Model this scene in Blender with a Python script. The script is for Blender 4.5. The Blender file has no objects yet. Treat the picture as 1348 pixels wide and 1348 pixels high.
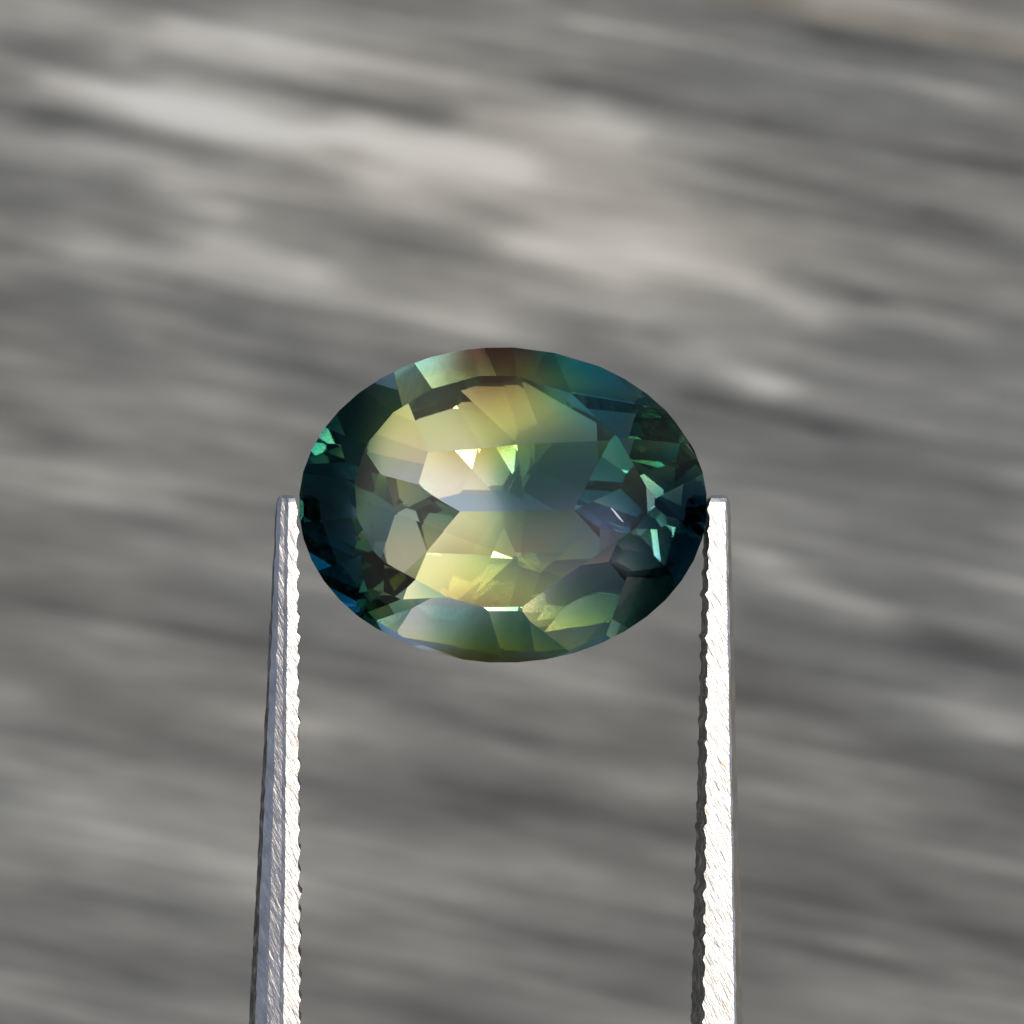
import bpy, bmesh, math, random
from mathutils import Vector, Matrix
R = math.radians
sc = bpy.context.scene
# ---------------------------------------------------------------- camera
ELEV = 50.0                      # the phone looks down at the stone
GEM_H = 0.070                    # the stone is held 7 cm above the boards
DIST = 0.120
UNIT = 0.00802 / 535.0           # metres per photo pixel in the plane of the stone
G = Vector((0, 0, GEM_H))
view = Vector((0, math.cos(R(ELEV)), -math.sin(R(ELEV))))      # looking direction
right = Vector((1, 0, 0)); up = right.cross(view)
cam = bpy.data.cameras.new('camera'); co = bpy.data.objects.new('camera', cam); sc.collection.objects.link(co)
# the stone's centre is at pixel (662, 665) of 1348
aim = G + right * (674 - 662) * UNIT - up * (674 - 665) * UNIT
co.location = aim - view * DIST
co.rotation_euler = Matrix((right, up, -view)).transposed().to_euler()
cam.sensor_width = 36; cam.lens = 36 * DIST / (1348 * UNIT)
cam.clip_start = 0.002; cam.clip_end = 200
cam.dof.use_dof = True; cam.dof.focus_distance = DIST - 0.0008; cam.dof.aperture_fstop = 250
sc.camera = co
# ---------------------------------------------------------------- daylight
SUN_EL, SUN_AZ = 68.0, 35.0      # azimuth: degrees from straight behind the camera towards the right
w = bpy.data.worlds.new('World'); sc.world = w; w.use_nodes = True
nt = w.node_tree; bg = nt.nodes['Background']
sky = nt.nodes.new('ShaderNodeTexSky'); sky.sky_type = 'NISHITA'; sky.sun_disc = False
sky.sun_elevation = R(SUN_EL); sky.air_density = 0.4; sky.dust_density = 1.5; sky.ozone_density = 0.0
sd = Vector((math.sin(R(SUN_AZ)) * math.cos(R(SUN_EL)), -math.cos(R(SUN_AZ)) * math.cos(R(SUN_EL)), math.sin(R(SUN_EL))))
sky.sun_rotation = math.atan2(sd.x, sd.y)
nt.links.new(sky.outputs[0], bg.inputs[0]); bg.inputs[1].default_value = 0.15
sun = bpy.data.lights.new('sun', 'SUN'); so = bpy.data.objects.new('sun', sun); sc.collection.objects.link(so)
sun.energy = 1.5; sun.angle = R(30); sun.color = (1.0, 0.98, 0.95)
so.rotation_euler = (-sd).to_track_quat('-Z', 'Y').to_euler()
so.location = G + sd * 0.5
vs = sc.view_settings; vs.view_transform = 'Standard'; vs.look = 'None'; vs.exposure = 0.0; vs.gamma = 1.0; vs.use_curve_mapping = False
# ---------------------------------------------------------------- helpers
FRAME = Matrix((right, up, -view)).transposed()          # axes of the stone and tweezers: x right, y up the picture, z to the phone
PX = UNIT

def link(o, parent=None):
    sc.collection.objects.link(o)
    if parent: o.parent = parent
    return o

def mesh_obj(name, verts, faces, mat, parent=None, smooth=False):
    me = bpy.data.meshes.new(name); me.from_pydata([tuple(v) for v in verts], [], faces); me.update()
    bm = bmesh.new(); bm.from_mesh(me); bmesh.ops.recalc_face_normals(bm, faces=bm.faces); bm.to_mesh(me); bm.free()
    me.materials.append(mat)
    if smooth:
        for p in me.polygons: p.use_smooth = True
    return link(bpy.data.objects.new(name, me), parent)

def empty(name, loc, rot=None):
    o = bpy.data.objects.new(name, None); o.empty_display_size = 0.002; o.location = loc
    if rot is not None: o.rotation_euler = rot.to_euler()
    return link(o)

def new_mat(name):
    m = bpy.data.materials.new(name); m.use_nodes = True
    n = m.node_tree.nodes
    return m, n, m.node_tree.links, n['Principled BSDF'], n['Material Output']

def node(n, kind, **kw):
    x = n.new(kind)
    for k, v in kw.items(): setattr(x, k, v)
    return x

def math_node(n, l, op, a, b=None, c=None, clamp=False):
    x = n.new('ShaderNodeMath'); x.operation = op; x.use_clamp = clamp
    for i, v in enumerate((a, b, c)):
        if v is None: continue
        if hasattr(v, 'is_linked'): l.new(v, x.inputs[i])
        else: x.inputs[i].default_value = v
    return x.outputs[0]

def ramp(n, l, fac, stops):
    r = n.new('ShaderNodeValToRGB'); cr = r.color_ramp
    while len(cr.elements) < len(stops): cr.elements.new(0.5)
    for e, (p, c) in zip(cr.elements, stops): e.position = p; e.color = (*c, 1)
    l.new(fac, r.inputs[0]); return r.outputs[0]

# ---------------------------------------------------------------- weathered boards
def wood_material():
    m, n, l, b, out = new_mat('weathered grey wood')
    tc = node(n, 'ShaderNodeTexCoord')
    def stretched(sx, sy, scale, detail, rough, dist=0.0, off=0.0):
        mp = node(n, 'ShaderNodeMapping'); mp.inputs['Scale'].default_value = (sx, sy, 1); mp.inputs['Location'].default_value = (off, off * .7, 0)
        l.new(tc.outputs['Object'], mp.inputs['Vector'])
        t = node(n, 'ShaderNodeTexNoise'); l.new(mp.outputs[0], t.inputs['Vector'])
        t.inputs['Scale'].default_value = scale; t.inputs['Detail'].default_value = detail; t.inputs['Roughness'].default_value = rough; t.inputs['Distortion'].default_value = dist
        return t.outputs['Fac']
    fine = stretched(130, 1900, 1.0, 4, .6)          # fibres, about 1.5 mm across the grain
    band = stretched(45, 560, 1.0, 4, .55, .0, 3.1)  # year rings
    blot = stretched(110, 260, 1.0, 3, .55, .0, 7.7)  # greyed and bleached patches
    at = node(n, 'ShaderNodeAttribute', attribute_name='wear')
    f = math_node(n, l, 'MULTIPLY_ADD', fine, .7, -.35)
    f2 = math_node(n, l, 'MULTIPLY_ADD', band, .42, -.21)
    f3 = math_node(n, l, 'MULTIPLY_ADD', blot, .72, -.36)
    s = math_node(n, l, 'ADD', math_node(n, l, 'ADD', f, f2), f3)
    s = math_node(n, l, 'ADD', s, math_node(n, l, 'MULTIPLY', at.outputs['Fac'], .40))
    s = math_node(n, l, 'ADD', s, .42, clamp=True)
    col = ramp(n, l, s, [(0.0, (.055, .053, .050)), (.22, (.105, .102, .098)), (.42, (.172, .167, .158)), (.62, (.285, .272, .252)), (.82, (.44, .415, .385)), (1.0, (.58, .56, .53))])
    # brownish heartwood tint in places
    tint = stretched(30, 60, 1.0, 2, .5, 0, 13.3)
    mx = node(n, 'ShaderNodeMix', data_type='RGBA', blend_type='MULTIPLY')
    l.new(ramp(n, l, tint, [(.38, (1.24, 1.26, 1.15)), (.62, (1.28, 1.26, 1.10))]), mx.inputs[7]); l.new(col, mx.inputs[6]); mx.inputs[0].default_value = 1.0
    l.new(mx.outputs[2], b.inputs['Base Color'])
    b.inputs['Roughness'].default_value = .78; b.inputs['Specular IOR Level'].default_value = .25
    bp = node(n, 'ShaderNodeBump'); bp.inputs['Strength'].default_value = .6; bp.inputs['Distance'].default_value = .0003
    l.new(s, bp.inputs['Height']); l.new(bp.outputs[0], b.inputs['Normal'])
    return m
WOOD = wood_material()

BOARD_ANGLE = R(-14.2); BOARD_W = 0.095; GAP = 0.0007
ua = Vector((math.cos(BOARD_ANGLE), math.sin(BOARD_ANGLE))); va = Vector((-ua.y, ua.x))
GAP_V = 0.0843                       # across-grain position of the joint beyond the stone
STREAKS = [
    (-19.2, 62.5, -8.9, 58.4, 3.09, 0.22), (-18.4, 50.0, -8.7, 43.9, 2.47, 0.3), (9.0, 67.2, 18.3, 64.0, 1.29, 0.2), (5.1, 59.7, 7.7, 58.0, 1.24, 0.2),
    (-16.8, 79.1, -7.7, 76.6, 0.69, 0.9), (-13.0, 78.5, -9.8, 77.4, 0.51, 0.5), (-5.4, 76.9, -0.0, 75.1, 0.78, 0.95), (-12.4, 82.2, -1.6, 79.4, 0.61, 0.55),
    (-12.3, 74.1, -10.4, 73.0, 0.59, 0.6), (-10.2, 71.1, -7.1, 69.9, 0.75, 0.55), (-15.7, 72.6, -14.4, 72.0, 0.58, 0.25), (3.0, 77.9, 4.4, 76.9, 0.6, 0.55),
    (0.4, 79.0, 2.6, 77.3, 0.92, 0.45), (0.6, 71.1, 4.0, 69.8, 0.62, 0.5), (8.8, 69.2, 10.8, 67.8, 0.61, 0.45), (4.4, 66.7, 5.8, 65.5, 0.65, 0.4),
    (7.0, 66.0, 9.2, 64.4, 0.73, 0.8), (2.7, 82.4, 17.2, 78.7, 0.26, 0.5), (8.7, 56.1, 12.6, 54.1, 0.61, 0.7), (7.8, 57.2, 8.9, 56.7, 0.41, 0.35),
    (15.0, 50.2, 17.2, 49.1, 0.78, 0.3), (-9.7, 50.8, -7.2, 49.2, 0.78, 0.22), (-17.0, 47.7, -13.6, 45.1, 1.14, 0.28), (0.6, 52.3, 2.9, 51.0, 1.18, 0.2),
    (-15.0, 70.9, -1.3, 67.2, 1.31, 0.4), (-11.6, 76.9, 5.3, 70.5, 3.34, 0.42), (-19.0, 83.5, 2.6, 74.2, 3.89, 0.5), (-15.5, 70.9, 0.9, 67.6, 1.96, 0.25),
    (-3.0, 73.8, 5.3, 70.9, 1.34, 0.3), (-14.1, 68.3, -9.9, 65.7, 1.08, 0.15), (11.2, 67.8, 17.4, 66.6, 0.87, 0.2), (-17.2, 75.4, -10.9, 72.7, 0.9, 0.2),
    (-18.6, 81.8, -15.7, 81.1, 0.8, -0.7), (-13.2, 80.4, -2.4, 77.7, 0.51, -0.65), (-17.0, 77.7, -10.5, 75.6, 0.6, -0.6), (-18.6, 77.3, -16.9, 76.9, 0.46, -0.3),
    (-18.3, 71.2, -11.4, 69.3, 0.18, -0.6), (-11.4, 69.3, 0.2, 66.0, 0.22, -0.75), (-12.2, 66.7, -4.5, 64.5, 0.19, -0.5), (-9.4, 75.6, -6.6, 74.4, 0.59, -0.35),
    (-3.0, 74.0, 0.3, 72.5, 0.59, -0.4), (2.0, 79.6, 9.3, 77.3, 0.21, -0.5), (9.3, 77.3, 18.9, 74.9, 0.23, -0.6), (5.3, 75.9, 13.3, 73.4, 0.45, -0.35),
    (11.7, 81.9, 19.1, 80.3, 0.47, -0.7), (15.5, 72.7, 18.6, 71.0, 0.76, -0.6), (10.2, 69.9, 12.9, 68.7, 0.4, -0.5), (12.9, 68.7, 18.4, 67.2, 0.2, -0.55),
    (6.2, 64.0, 11.3, 62.5, 0.28, -0.6), (11.3, 62.5, 18.1, 60.9, 0.21, -0.45), (-17.9, 63.4, -15.9, 62.0, 0.85, -0.5), (8.7, 54.1, 17.6, 51.9, 0.8, -0.5),
    (-16.4, 55.3, -8.5, 52.6, 0.6, -0.3), (-3.8, 50.0, 0.8, 48.8, 0.31, -0.3), (-2.7, 47.1, 5.9, 44.8, 0.76, -0.2), (8.6, 51.0, 17.3, 46.4, 1.74, -0.5),
    (-17.2, 51.0, -12.0, 49.3, 0.78, -0.25), (-11.8, 45.8, -8.2, 44.2, 0.95, -0.2), (7.9, 43.9, 17.0, 40.2, 1.66, -0.4), (-5.4, 42.0, 3.3, 39.8, 0.74, -0.15),
    (-12.9, 74.6, -2.9, 70.9, 0.22, -0.3), (-5.1, 70.9, -0.2, 69.0, 0.22, -0.35), (-6.9, 77.7, -3.0, 76.6, 0.32, -0.3),
]

deck = empty('deck', (0, 0, 0)); deck.rotation_euler = (0, 0, BOARD_ANGLE); deck['kind'] = 'structure'; deck['label'] = 'weathered grey wooden deck boards far out of focus below the stone'

def plank_mesh(name, us, vs_, wear_fn=None):
    W = BOARD_W - GAP; rr = 0.0012
    verts, wear = [], []
    def top(u, v):
        e = min(v, W - v)
        z = 0.0
        if e < rr: z = -rr * .6 * (1 - e / rr) ** 2
        w_ = wear_fn(u, v) if wear_fn else 0.0
        if w_ < 0: z += .00018 * w_
        if e < 0.0008: w_ += .8 * (1 - e / .0008)
        return z, w_
    nu, nv = len(us), len(vs_)
    for u in us:
        for v in vs_:
            z, w_ = top(u, v); verts.append((u, v, z)); wear.append(w_)
    faces = [(i * nv + j, (i + 1) * nv + j, (i + 1) * nv + j + 1, i * nv + j + 1) for i in range(nu - 1) for j in range(nv - 1)]
    # sides and ends down to the underside
    base = len(verts); H = -.022
    ringi = [i * nv for i in range(nu)] + [(nu - 1) * nv + j for j in range(1, nv)] + [i * nv + nv - 1 for i in range(nu - 2, -1, -1)] + [j for j in range(nv - 2, 0, -1)]
    for k in ringi: verts.append((verts[k][0], verts[k][1], H)); wear.append(-.5)
    m = len(ringi)
    for k in range(m): faces.append((ringi[k], ringi[(k + 1) % m], base + (k + 1) % m, base + k))
    faces.append(tuple(base + k for k in range(m)))
    me = bpy.data.meshes.new(name); me.from_pydata(verts, [], faces); me.update()
    a = me.attributes.new('wear', 'FLOAT', 'POINT'); a.data.foreach_set('value', wear)
    bm = bmesh.new(); bm.from_mesh(me); bmesh.ops.recalc_face_normals(bm, faces=bm.faces); bm.to_mesh(me); bm.free()
    for p in me.polygons: p.use_smooth = True
    me.materials.append(WOOD)
    return me

def uv_of(x, y): return (x * ua.x + y * ua.y, x * va.x + y * va.y)
ST = []
for (x0, y0, x1, y1, wd, am) in STREAKS:
    a0, b0 = uv_of(x0 / 1000, y0 / 1000); a1, b1 = uv_of(x1 / 1000, y1 / 1000)
    ST.append((a0, b0, a1, b1, wd / 1000, am))
V0 = GAP_V - BOARD_W
def wear_main(u, v):
    v += V0; t = 0.0
    for a0, b0, a1, b1, wd, am in ST:
        L = a1 - a0; q = (u - a0) / L if L else 0.0
        qc = 0.0 if q < 0 else 1.0 if q > 1 else q
        du = (q - qc) * L; dv = v - (b0 + (b1 - b0) * qc)
        if abs(dv) > 3 * wd or abs(du) > 4 * wd + .004: continue
        e = (dv / wd) ** 2 + (du / (wd * 1.6)) ** 2
        if e < 9: t += am * math.exp(-e)
    return t
us = [-1.2, -.6, -.2, -.06] + [-.05 + k * .0007 for k in range(115)] + [.04, .08, .2, .6, 1.2]
us = sorted(set(round(x, 6) for x in us))
vf = [BOARD_W - .0007 - k * .0003 for k in range(1, 190)]
vs_ = sorted(set([0.0, .0004, .0008, .0015, .006, .012, .02, .03] + [round(x, 6) for x in vf if x > .034] + [BOARD_W - GAP, BOARD_W - GAP - .0004]))
p0 = bpy.data.objects.new('plank', plank_mesh('plank', us, vs_, wear_main)); link(p0, deck); p0.location = (0, V0, 0)
W_ = BOARD_W - GAP
plain = plank_mesh('plank_plain', [-1.2, -.6, 0, .6, 1.2], [0.0, .0004, .0008, .0015, W_ * .3, W_ * .6, W_ - .0015, W_ - .0008, W_ - .0004, W_])
for k in list(range(-7, 0)) + list(range(1, 8)):
    o = bpy.data.objects.new('plank', plain); link(o, deck); o.location = (0.37 * ((k * 7) % 5 - 2) * .3, V0 + k * BOARD_W, 0.0002 * ((k * 3) % 4 - 1.5))

# ---------------------------------------------------------------- steel tweezers
def steel_material():
    m, n, l, b, out = new_mat('brushed steel')
    tc = node(n, 'ShaderNodeTexCoord')
    mr = node(n, 'ShaderNodeMapping'); mr.inputs['Rotation'].default_value = (0, 0, R(-25)); l.new(tc.outputs['Object'], mr.inputs['Vector'])
    mp = node(n, 'ShaderNodeMapping'); mp.inputs['Scale'].default_value = (12500, 2300, 4000)
    l.new(mr.outputs[0], mp.inputs['Vector'])
    t = node(n, 'ShaderNodeTexNoise'); t.inputs['Scale'].default_value = 1; t.inputs['Detail'].default_value = 4; t.inputs['Roughness'].default_value = .6
    l.new(mp.outputs[0], t.inputs['Vector'])
    t2 = node(n, 'ShaderNodeTexNoise'); t2.inputs['Scale'].default_value = 2600; t2.inputs['Detail'].default_value = 3
    l.new(tc.outputs['Object'], t2.inputs['Vector'])
    b.inputs['Metallic'].default_value = 1
    l.new(ramp(n, l, t2.outputs['Fac'], [(.3, (.60, .55, .475)), (.6, (.78, .72, .625))]), b.inputs['Base Color'])
    l.new(math_node(n, l, 'MULTIPLY_ADD', t.outputs['Fac'], .3, .22), b.inputs['Roughness'])
    bp = node(n, 'ShaderNodeBump'); bp.inputs['Strength'].default_value = .45; bp.inputs['Distance'].default_value = .00005
    l.new(t.outputs['Fac'], bp.inputs['Height']); l.new(bp.outputs[0], b.inputs['Normal'])
    return m
STEEL = steel_material()
def grime_and_reflection_material():
    m, n, l, b, out = new_mat('dull grimy steel and painted dark reflection')
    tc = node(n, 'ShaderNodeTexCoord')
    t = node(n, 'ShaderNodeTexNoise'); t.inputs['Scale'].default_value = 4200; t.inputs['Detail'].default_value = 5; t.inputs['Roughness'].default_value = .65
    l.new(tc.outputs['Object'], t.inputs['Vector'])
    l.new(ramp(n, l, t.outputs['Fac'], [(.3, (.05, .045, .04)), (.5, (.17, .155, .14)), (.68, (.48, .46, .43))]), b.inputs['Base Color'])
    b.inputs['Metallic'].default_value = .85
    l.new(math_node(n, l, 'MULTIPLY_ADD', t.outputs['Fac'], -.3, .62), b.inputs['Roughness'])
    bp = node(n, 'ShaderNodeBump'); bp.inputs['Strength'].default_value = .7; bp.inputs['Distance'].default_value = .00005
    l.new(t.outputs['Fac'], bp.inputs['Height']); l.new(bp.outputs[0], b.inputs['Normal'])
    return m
GRIME_AND_REFLECTION = grime_and_reflection_material()  # dirt on inner faces and teeth; painted dark reflection on left outer side

tweezers = empty('tweezers', G, FRAME)
tweezers['label'] = 'brushed steel tweezers with toothed jaws gripping the stone from both sides'; tweezers['category'] = 'tweezers'

def lerp(a, b, t): return a + (b - a) * t
def smooth(t): t = min(1, max(0, t)); return t * t * (3 - 2 * t)
JOINT = 9600.0          # pixels down the arms to the riveted end
SLOPE = 0.06
def depth_at(s): return lerp(62, 128, min(s / 690, 1)) if s < 690 else lerp(128, 470, smooth((s - 690) / 3600))
def front_at(s): return 36 + SLOPE * s
def section(side, s):
    """outline of one arm s pixels below its tip, as (x, z) in pixels from the stone's centre"""
    t = min(s / 690.0, 1.35); far = smooth((s - 900) / (JOINT - 900))
    zf = front_at(s); d = depth_at(s)
    if side < 0:
        xo, xb, xr, xi = lerp(364, 328, t), lerp(367, 338, t), lerp(376, 371, t), lerp(391.5, 396, t)
        pts = [(xi, zf), (xi - 2, zf), (xr + 5, zf), (xr, zf - 2), (lerp(xr, xb, .5), zf - d * .048), (xb, zf - d * .105), (xo + 2, zf - d * .30), (xo, zf - d * .62), (xo + 4, zf - d), (xi - 3, zf - d)]
        back = [(p[0] - 662 + far * 225, p[1]) for p in pts]
    else:
        xi, xk, xr, xe = lerp(933, 925, t), lerp(929, 912, t), lerp(956, 967, t), lerp(960, 976, t)
        pts = [(xi, zf), (xi + 2, zf), (xr - 3, zf), (xr, zf - 2), (xe, zf - d * .3), (xe + 1, zf - d * .5), (xe - 6, zf - d), (xk, zf - d)]
        back = [(p[0] - 662 - far * 225, p[1]) for p in pts]
    return back
TIP_Y = 13.0
def arm(side):
    rnd = random.Random(5 + side)
    stations = [0, 4, 9, 16] + [16 + 12 * k for k in range(1, 60)] + [760 + 60 * k for k in range(1, 12)] + [1600 + 400 * k for k in range(21)]
    verts, faces = [], []
    for q, s in enumerate(stations):
        P = section(side, s); cx = sum(p[0] for p in P) / len(P); cz = sum(p[1] for p in P) / len(P)
        k = [.62, .86, .96, 1][q] if q < 4 else 1
        for (x, z) in P:
            j = rnd.uniform(-.7, .7) if s < 800 else 0
            zz = cz + (z - cz) * k
            verts.append(((cx + (x - cx) * k + j) * PX, (TIP_Y - s) * PX, (zz + j * .12) * PX))
    n = len(P)
    for q in range(len(stations) - 1):
        for k in range(n): faces.append((q * n + k, q * n + (k + 1) % n, (q + 1) * n + (k + 1) % n, (q + 1) * n + k))
    faces.append(tuple(range(n))); faces.append(tuple((len(stations) - 1) * n + k for k in range(n)))
    a = mesh_obj('arm', verts, faces, STEEL, tweezers)
    a.data.materials.append(GRIME_AND_REFLECTION)
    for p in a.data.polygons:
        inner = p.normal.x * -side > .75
        if inner or (side < 0 and p.normal.x < -.8): p.material_index = 1  # left outer side: dark reflection painted in with the grime colours
    a['label'] = 'left arm with bevelled brushed outer side' if side < 0 else 'right arm shining white, toothed inner side in view'
    # teeth across the inner face, one mesh object each
    prof = [(-.5, -.6), (-.42, -.1), (-.17, .62), (.02, 1.0), (.13, .7), (.3, -.1), (.5, -.6)]
    m = len(prof); pitch = 28.0; s = 20.0
    while s < 1100:
        P = section(side, s); d = depth_at(s); zf = front_at(s) - .8
        xf = P[0][0]; dx = P[-1][0] - xf                      # the inner face leans as it goes back
        h = (4.4 + rnd.uniform(-1.8, 1.0)) * -side; hp = pitch - 1.5 + rnd.uniform(-1.5, 1.5)
        pr = [(yy + rnd.uniform(-.05, .05), xx * rnd.uniform(.8, 1.12) if xx > 0 else xx) for yy, xx in prof]
        tv, tf = [], []
        for zz, sh in ((0, .82), (-.05, .97), (-.2, 1.0), (-.36, .72), (-.52, .95), (-.7, .75), (-.86, .95), (-.97, .6)):
            wob = rnd.uniform(-.06, .06)
            for (yy, xx) in pr:
                X_ = xf - side * 1.0 * 0 + dx * -zz + h * (xx * sh if xx > 0 else xx); Y_ = TIP_Y - s + (yy + wob) * hp; Z_ = zf + zz * d - SLOPE * yy * hp
                tv.append((X_ * PX, Y_ * PX, Z_ * PX))
        rows = 8
        for q in range(rows - 1):
            for k in range(m - 1): tf.append((q * m + k, q * m + k + 1, (q + 1) * m + k + 1, (q + 1) * m + k))
            tf.append((q * m + m - 1, q * m, (q + 1) * m, (q + 1) * m + m - 1))
        tf.append(tuple(range(m))); tf.append(tuple((rows - 1) * m + k for k in range(m)))
        o = mesh_obj('tooth', tv, tf, STEEL, a); o.data.materials.append(GRIME_AND_REFLECTION)
        for p in o.data.polygons:
            if p.normal.z < .7: p.material_index = 1
        s += pitch + rnd.uniform(-.8, .8)
    return a
arm(-1); arm(1)
# the end block that joins the arms, out of the picture
zj = front_at(JOINT) - depth_at(JOINT) / 2
hw = 150
jb = [(x * PX, (TIP_Y - JOINT + 500 + y) * PX, (zj - SLOPE * y + z) * PX) for y in (0, -900) for (x, z) in ((-hw, 225), (hw, 225), (hw, -225), (-hw, -225))]
mesh_obj('joint', jb, [(0, 1, 2, 3), (4, 5, 6, 7), (0, 1, 5, 4), (1, 2, 6, 5), (2, 3, 7, 6), (3, 0, 4, 7)], STEEL, tweezers)

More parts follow.
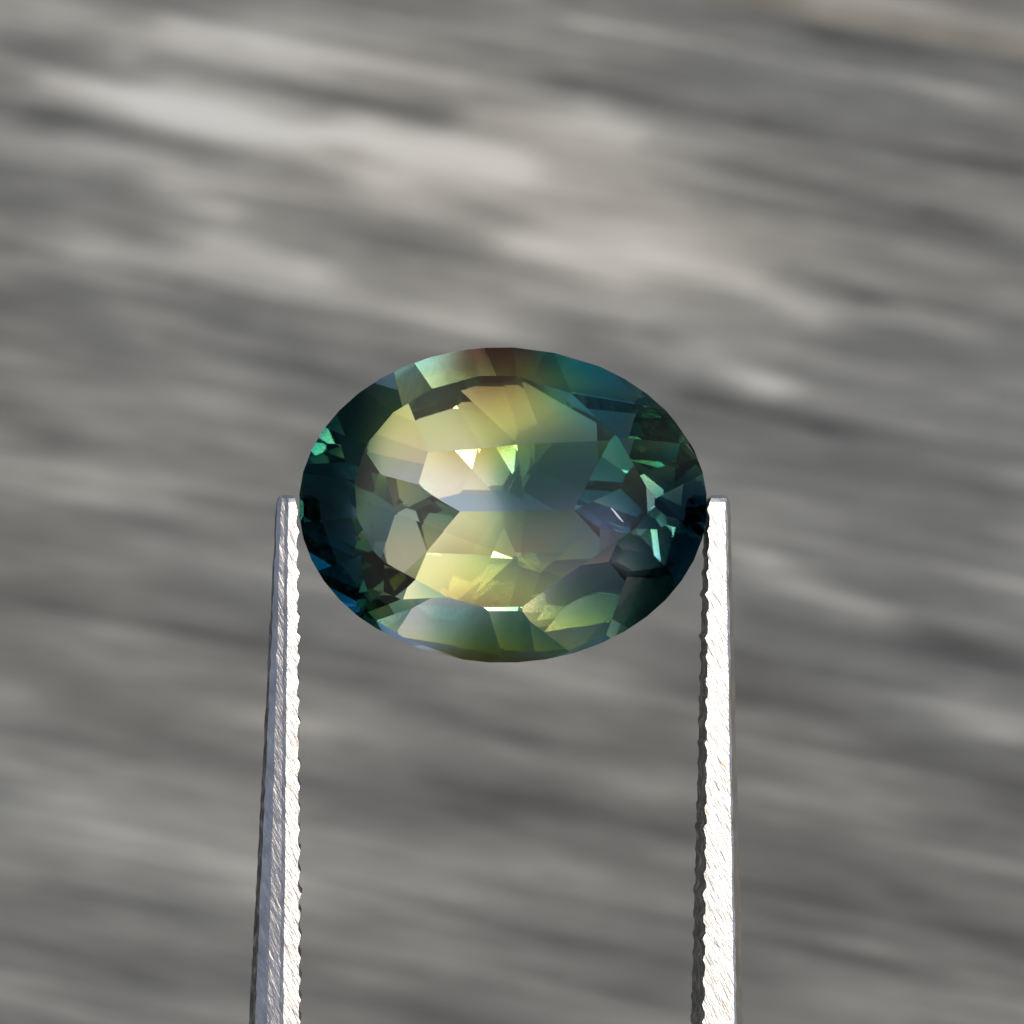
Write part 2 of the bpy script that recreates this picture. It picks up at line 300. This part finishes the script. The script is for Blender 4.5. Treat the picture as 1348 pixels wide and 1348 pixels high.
# ---------------------------------------------------------------- cut stone
# facet planes of the stone: nx, ny, nz, distance (girdle half-length = 1), kind: 0 girdle, 1 table, 2 crown, 3 pavilion, 5 crown next to the table
PLANES = [
    (1.0, 0.0, 0.0, 1.0012, 0), (0.98317, 0.18267, 0.0, 0.99448, 0), (0.93496, 0.35476, 0.0, 0.9756, 0),
    (0.86121, 0.50825, 0.0, 0.9479, 0), (0.7693, 0.63889, 0.0, 0.91556, 0), (0.6661, 0.74587, 0.0, 0.88243, 0),
    (0.55692, 0.83057, 0.0, 0.85146, 0), (0.44529, 0.89539, 0.0, 0.82462, 0), (0.3332, 0.94286, 0.0, 0.80306, 0),
    (0.22157, 0.97514, 0.0, 0.7874, 0), (0.11058, 0.99387, 0.0, 0.77793, 0), (0.0, 1.0, 0.0, 0.77476, 0),
    (-0.11058, 0.99387, 0.0, 0.77793, 0), (-0.22157, 0.97514, 0.0, 0.7874, 0), (-0.3332, 0.94286, 0.0, 0.80306, 0),
    (-0.44529, 0.89539, 0.0, 0.82462, 0), (-0.55692, 0.83057, 0.0, 0.85146, 0), (-0.6661, 0.74587, 0.0, 0.88243, 0),
    (-0.7693, 0.63889, 0.0, 0.91556, 0), (-0.86121, 0.50825, 0.0, 0.9479, 0), (-0.93496, 0.35476, 0.0, 0.9756, 0),
    (-0.98317, 0.18267, 0.0, 0.99448, 0), (-1.0, 0.0, 0.0, 1.0012, 0), (-0.98317, -0.18267, 0.0, 0.99448, 0),
    (-0.93496, -0.35476, 0.0, 0.9756, 0), (-0.86121, -0.50825, 0.0, 0.9479, 0), (-0.7693, -0.63889, 0.0, 0.91556, 0),
    (-0.6661, -0.74587, 0.0, 0.88243, 0), (-0.55692, -0.83057, 0.0, 0.85146, 0), (-0.44529, -0.89539, 0.0, 0.82462, 0),
    (-0.3332, -0.94286, 0.0, 0.80306, 0), (-0.22157, -0.97514, 0.0, 0.7874, 0), (-0.11058, -0.99387, 0.0, 0.77793, 0),
    (-0.0, -1.0, 0.0, 0.77476, 0), (0.11058, -0.99387, 0.0, 0.77793, 0), (0.22157, -0.97514, 0.0, 0.7874, 0),
    (0.3332, -0.94286, 0.0, 0.80306, 0), (0.44529, -0.89539, 0.0, 0.82462, 0), (0.55692, -0.83057, 0.0, 0.85146, 0),
    (0.6661, -0.74587, 0.0, 0.88243, 0), (0.7693, -0.63889, 0.0, 0.91556, 0), (0.86121, -0.50825, 0.0, 0.9479, 0),
    (0.93496, -0.35476, 0.0, 0.9756, 0), (0.98317, -0.18267, 0.0, 0.99448, 0), (0.00018, 0.05901, 0.99826, 0.23152, 1),
    (0.6059, 0.0, 0.79554, 0.62962, 5), (0.56837, 0.23865, 0.7874, 0.62921, 5), (0.46733, 0.43877, 0.76751, 0.61558, 5),
    (0.32593, 0.57972, 0.74679, 0.5969, 5), (0.16556, 0.65848, 0.73416, 0.58091, 5), (0.0, 0.67965, 0.73354, 0.57219, 5),
    (-0.16272, 0.64716, 0.74478, 0.57229, 5), (-0.31555, 0.56125, 0.76513, 0.58016, 5), (-0.44761, 0.42025, 0.78933, 0.5921, 5),
    (-0.54171, 0.22745, 0.80921, 0.60184, 5), (-0.57845, 0.0, 0.81571, 0.60255, 5), (-0.54759, -0.22993, 0.80453, 0.59124, 5),
    (-0.45612, -0.42825, 0.7801, 0.57155, 5), (-0.3228, -0.57414, 0.75244, 0.55112, 5), (-0.16642, -0.66188, 0.73091, 0.53699, 5),
    (-0.0, -0.69277, 0.72116, 0.53341, 5), (0.16792, -0.66783, 0.72512, 0.54191, 5), (0.32885, -0.58492, 0.74143, 0.56151, 5),
    (0.46955, -0.44085, 0.76497, 0.58816, 5), (0.56944, -0.2391, 0.7865, 0.61406, 5), (0.01033, 0.01816, 0.99978, 0.25508, 2),
    (0.02657, 0.02341, 0.99937, 0.27506, 2), (-0.74667, 0.44608, 0.49345, 0.95851, 2), (0.46655, 0.31724, 0.82564, 0.54284, 2),
    (0.43832, 0.50918, 0.74068, 0.57256, 2), (0.80976, 0.14561, 0.56841, 0.9819, 2), (-0.28444, -0.46881, 0.83625, 0.49748, 2),
    (0.50114, -0.3609, 0.78652, 1.17453, 2), (-0.4298, 0.27417, 0.86029, 0.66559, 2), (-0.54043, 0.49489, 0.68046, 0.79265, 2),
    (0.10189, 0.06443, 0.99271, 0.30194, 2), (0.20102, 0.67396, 0.71089, 0.57732, 2), (0.51587, 0.61988, 0.5913, 0.77547, 2),
    (0.00131, -0.53125, 0.84721, 0.48063, 2), (0.09179, -0.90913, 0.40627, 0.78476, 2), (0.29259, 0.14509, 0.94517, 0.68174, 2),
    (0.0366, -0.84611, 0.53175, 0.63936, 2), (0.3656, -0.49409, 0.7888, 0.48196, 2), (-0.05249, 0.59569, -0.80149, 0.55207, 3),
    (-0.04328, 0.59793, -0.80038, 0.55096, 3), (-0.00336, 0.60163, -0.79877, 0.554, 3), (0.60501, 0.25522, -0.75421, 0.7508, 3),
    (0.64347, 0.16556, -0.74735, 0.76394, 3), (0.0216, -0.67684, -0.73581, 0.57396, 3), (-0.02061, -0.68712, -0.72625, 0.56881, 3),
    (-0.04621, -0.68081, -0.731, 0.57105, 3), (-0.56283, -0.28009, -0.77768, 0.69286, 3), (-0.62092, -0.14636, -0.77009, 0.71203, 3),
    (-0.35429, 0.61689, -0.7028, 0.6216, 3), (-0.059, 0.71879, -0.69272, 0.53192, 3), (-0.01368, 0.74147, -0.67084, 0.53123, 3),
    (-0.12926, 0.79824, -0.58831, 0.67317, 3), (0.64316, 0.16692, -0.74732, 0.76396, 3), (0.4255, -0.63435, -0.64541, 0.70365, 3),
    (0.05645, -0.69937, -0.71252, 0.57771, 3), (0.01188, -0.69193, -0.72186, 0.57102, 3), (-0.04514, -0.67985, -0.73196, 0.57146, 3),
    (-0.20888, -0.62809, -0.74958, 0.62873, 3), (-0.71283, -0.17316, -0.67963, 0.7187, 3), (0.24807, 0.82278, -0.51137, 0.82094, 3),
    (0.5639, 0.4089, -0.71751, 0.82839, 3), (0.73496, 0.4378, -0.51786, 1.0, 3), (0.44383, 0.80875, -0.38593, 0.87334, 3),
    (0.44673, 0.58508, -0.67684, 0.98631, 3), (-0.51162, 0.77176, -0.37766, 0.79213, 3), (-0.0798, -0.85866, -0.5063, 0.72682, 3),
    (-0.36222, 0.58372, -0.72668, 0.81695, 3), (0.65728, -0.43201, -0.61754, 0.87108, 3), (0.53717, -0.40273, -0.74112, 0.99739, 3),
    (-0.59159, -0.08752, -0.80147, 0.93426, 3), (0.40644, -0.76923, -0.49305, 0.91134, 3), (-0.86534, -0.01216, -0.50104, 0.93868, 3),
    (0.62719, -0.5872, -0.51169, 0.97749, 3), (-0.18326, -0.79499, -0.57828, 0.67297, 3), (0.48683, -0.5112, -0.70829, 1.0, 3),
    (0.0247, -0.93535, -0.35285, 1.0, 3), (0.22294, 0.76465, -0.60466, 0.75785, 3), (-0.46892, -0.73174, -0.49464, 0.74962, 3),
    (0.71629, -0.35748, -0.59928, 0.83303, 3), (0.82216, 0.46887, -0.32283, 0.89395, 3), (-0.32442, -0.52267, -0.78839, 0.74444, 3),
    (0.66291, 0.1339, -0.73663, 0.8524, 3), (0.15333, -0.79711, -0.58405, 0.65891, 3), (-0.08965, -0.86316, -0.49691, 0.76071, 3),
    (0.7878, 0.06728, -0.61225, 0.81223, 3), (-0.62278, 0.40655, -0.66847, 0.73971, 3), (0.54343, -0.67439, -0.49987, 0.96462, 3),
    (-0.06791, -0.27052, 0.96032, 0.39079, 2), (-0.66867, -0.13395, 0.7314, 0.75999, 2), (-0.00893, 0.03572, 0.99932, 0.23739, 2),
    (-0.85213, -0.00308, 0.52331, 0.85805, 2), (0.40537, 0.67667, 0.61465, 0.62804, 2), (0.41288, -0.25611, 0.87404, 0.50537, 2),
    (-0.81391, -0.1081, 0.57084, 0.99297, 2), (-0.21181, -0.70953, 0.67209, 0.54491, 2), (0.47303, -0.45569, 0.75405, 0.55186, 2),
    (0.0116, -0.53957, 0.84186, 0.53861, 2),
]
# colour zones of the crystal: x, y, radius, absorption r, g, b
ZONES = [
    (-0.3265, 0.0965, 0.2, 0.01, 0.01, 0.01), (1.053, 0.4379, 0.2497, 0.0551, 0.1367, 0.4805), (-0.2711, -0.375, 0.2211, 0.01, 0.01, 0.01),
    (1.0182, -1.822, 0.2583, 0.6281, 1.6557, 1.4279), (-1.0097, 0.4218, 0.2098, 2.2, 0.2066, 0.0589), (0.5359, 0.6549, 0.2059, 1.9149, 0.6883, 0.2199),
    (-0.384, 2.5683, 0.2342, 0.22, 0.3791, 0.3645), (0.2439, -0.54, 0.2044, 0.01, 0.01, 0.228), (-0.3708, 0.3462, 0.2, 0.0201, 0.01, 0.4618),
    (0.995, 0.9056, 0.4378, 0.2922, 0.2676, 1.2274), (0.8186, 0.94, 0.3543, 0.4076, 0.8162, 1.2549), (0.0229, 0.7688, 0.227, 1.1761, 1.6456, 1.7428),
    (-0.5507, 1.3248, 0.2221, 0.0918, 0.6964, 0.5942), (-1.044, 0.4944, 0.2666, 1.3896, 1.7422, 2.1865), (-0.4428, 0.7716, 0.2186, 0.3901, 0.01, 0.01),
    (-1.2432, -1.0282, 0.2302, 0.4293, 0.5796, 0.9924), (-1.0431, -0.5543, 0.2239, 1.9779, 0.5438, 0.3254), (0.0218, -0.8528, 0.2134, 0.5859, 0.7497, 1.3277),
    (0.2998, -0.3501, 0.2267, 0.01, 0.0248, 0.0792), (1.4084, -0.6115, 0.2963, 0.8215, 0.0292, 2.2), (1.1819, -0.3039, 0.3638, 2.2, 1.4386, 1.3059),
    (2.1837, 0.5565, 0.5029, 0.3904, 0.474, 1.1801), (-0.2536, -0.2417, 0.2, 0.01, 0.01, 0.1413), (0.1112, 0.5124, 0.2328, 0.1492, 0.0484, 0.7442),
    (0.6562, -2.4423, 0.5418, 0.0676, 2.2, 0.6395), (0.326, -0.2463, 0.2074, 0.01, 0.3691, 0.1985), (0.2697, 0.1647, 0.2, 1.498, 0.8691, 0.9717),
    (0.3752, 0.7559, 0.2, 2.2, 0.1144, 0.0215),
]
GS = 267.5 * UNIT
def clip(poly, n, d):
    out = []
    for i, a in enumerate(poly):
        b = poly[(i + 1) % len(poly)]
        da, db = a.dot(n) - d, b.dot(n) - d
        if da <= 0: out.append(a)
        if (da < 0 < db) or (db < 0 < da): out.append(a + (b - a) * (da / (da - db)))
    return out
def facets():
    res = []
    for i, (nx, ny, nz, d, k) in enumerate(PLANES):
        n = Vector((nx, ny, nz)).normalized(); t = n.orthogonal().normalized(); s = n.cross(t)
        poly = [n * d + t * a + s * b for a, b in ((3, 3), (-3, 3), (-3, -3), (3, -3))]
        for j, (mx, my, mz, e, _) in enumerate(PLANES):
            if j == i: continue
            poly = clip(poly, Vector((mx, my, mz)).normalized(), e)
            if len(poly) < 3: break
        if len(poly) >= 3: res.append((k, n, poly))
    return res
def gem_material():
    m, n, l, b, out = new_mat('bicolour sapphire')
    n.remove(b)
    tc = node(n, 'ShaderNodeTexCoord'); sp = node(n, 'ShaderNodeSeparateXYZ'); l.new(tc.outputs['Object'], sp.inputs[0])
    X = math_node(n, l, 'MULTIPLY', sp.outputs[0], 1 / GS); Y = math_node(n, l, 'MULTIPLY', sp.outputs[1], 1 / GS)
    ws = None; acc = None
    for (zx, zy, rad, ar, ag, ab) in ZONES:
        dx = math_node(n, l, 'SUBTRACT', X, zx); dy = math_node(n, l, 'SUBTRACT', Y, zy)
        d2 = math_node(n, l, 'ADD', math_node(n, l, 'MULTIPLY', dx, dx), math_node(n, l, 'MULTIPLY', dy, dy))
        w_ = math_node(n, l, 'ADD', math_node(n, l, 'POWER', math.e, math_node(n, l, 'MULTIPLY', d2, -1 / rad ** 2)), 1e-6)
        v = node(n, 'ShaderNodeVectorMath', operation='SCALE'); v.inputs[0].default_value = (ar, ag, ab); l.new(w_, v.inputs['Scale'])
        if ws is None: ws, acc = w_, v.outputs[0]
        else:
            ws = math_node(n, l, 'ADD', ws, w_)
            s = node(n, 'ShaderNodeVectorMath', operation='ADD'); l.new(acc, s.inputs[0]); l.new(v.outputs[0], s.inputs[1]); acc = s.outputs[0]
    q = node(n, 'ShaderNodeVectorMath', operation='SCALE'); l.new(acc, q.inputs[0]); l.new(math_node(n, l, 'DIVIDE', -1.0, ws), q.inputs['Scale'])
    s3 = node(n, 'ShaderNodeSeparateXYZ'); l.new(q.outputs[0], s3.inputs[0]); cb = node(n, 'ShaderNodeCombineXYZ')
    for i in range(3): l.new(math_node(n, l, 'POWER', math.e, s3.outputs[i]), cb.inputs[i])
    g = node(n, 'ShaderNodeBsdfGlass'); g.inputs['IOR'].default_value = 1.77; g.inputs['Roughness'].default_value = 0.0
    l.new(cb.outputs[0], g.inputs['Color']); l.new(g.outputs[0], out.inputs['Surface'])
    return m
SAPPHIRE = gem_material()
gem = empty('gemstone', G, FRAME)
gem['label'] = 'oval faceted teal, yellow and blue sapphire held between the tweezer jaws'; gem['category'] = 'gemstone'
pool = {}
def weld(p):
    key = tuple(round(c / 2e-5) for c in p)
    for dx in (0, -1, 1):
        for dy in (0, -1, 1):
            for dz in (0, -1, 1):
                h = pool.get((key[0] + dx, key[1] + dy, key[2] + dz))
                if h is not None: return h
    pool[key] = p; return p
groups = {0: [], 1: [], 2: [], 3: []}
for k, nrm, poly in facets():
    pts = []
    for p in poly:
        h = weld(tuple(p))
        if h not in pts: pts.append(h)
    if len(pts) < 3: continue
    if (Vector(pts[1]) - Vector(pts[0])).cross(Vector(pts[2]) - Vector(pts[1])).dot(nrm) < 0: pts.reverse()
    groups[2 if k == 5 else k].append(pts)
def facet_mesh(name, polys):
    idx, verts, faces = {}, [], []
    for pts in polys:
        f = []
        for p in pts:
            if p not in idx: idx[p] = len(verts); verts.append(tuple(c * GS for c in p))
            f.append(idx[p])
        faces.append(f)
    me = bpy.data.meshes.new(name); me.from_pydata(verts, [], faces); me.update(); me.materials.append(SAPPHIRE)
    return link(bpy.data.objects.new(name, me), gem)
facet_mesh('table_facet', groups[1])['label'] = 'large flat table facet at the centre of the stone'
for pts in groups[2]: facet_mesh('crown_facet', [pts])
facet_mesh('girdle', groups[0])
facet_mesh('pavilion', groups[3])
# a short pale fibre of lint lying on the table
tx, ty, tz, td, _ = next(p for p in PLANES if p[4] == 1)
tl = math.sqrt(tx * tx + ty * ty + tz * tz)
def on_table(px, py, h):
    x, y = (px - 662) / 267.5, -(py - 665) / 267.5
    return Vector((x, y, (td * tl - tx * x - ty * y) / tz + h / 267.5)) * GS
lm, ln, ll, lb, lo = new_mat('pale lint'); lb.inputs['Base Color'].default_value = (.8, .8, .82, 1); lb.inputs['Roughness'].default_value = .7
path = [(803.5, 669, .7), (808, 674, 1.3), (813, 680.5, 1.4), (819, 687, .6)]
lv, lf = [], []
for i, (px, py, r) in enumerate(path):
    for k in range(6):
        a = k / 6 * math.tau; c = on_table(px, py, 1.6)
        lv.append(c + Vector((math.cos(a) * r * .8, math.cos(a) * r * .6, math.sin(a) * r)) * PX)
for i in range(len(path) - 1):
    for k in range(6): lf.append((i * 6 + k, i * 6 + (k + 1) % 6, i * 6 + 6 + (k + 1) % 6, i * 6 + 6 + k))
lf.append(tuple(range(6))); lf.append(tuple(range((len(path) - 1) * 6, len(path) * 6)))
lint = mesh_obj('lint_fibre', lv, lf, lm); lint.location = G; lint.rotation_euler = FRAME.to_euler()
lint['label'] = 'tiny white lint fibre lying on the stone, right of centre'; lint['category'] = 'fibre'
sc.render.engine = 'CYCLES'
cy = sc.cycles; cy.max_bounces = 24; cy.transmission_bounces = 20; cy.glossy_bounces = 16; cy.diffuse_bounces = 3; cy.caustics_refractive = True; cy.caustics_reflective = True
cy.blur_glossy = 0.0; cy.sample_clamp_indirect = 0.0
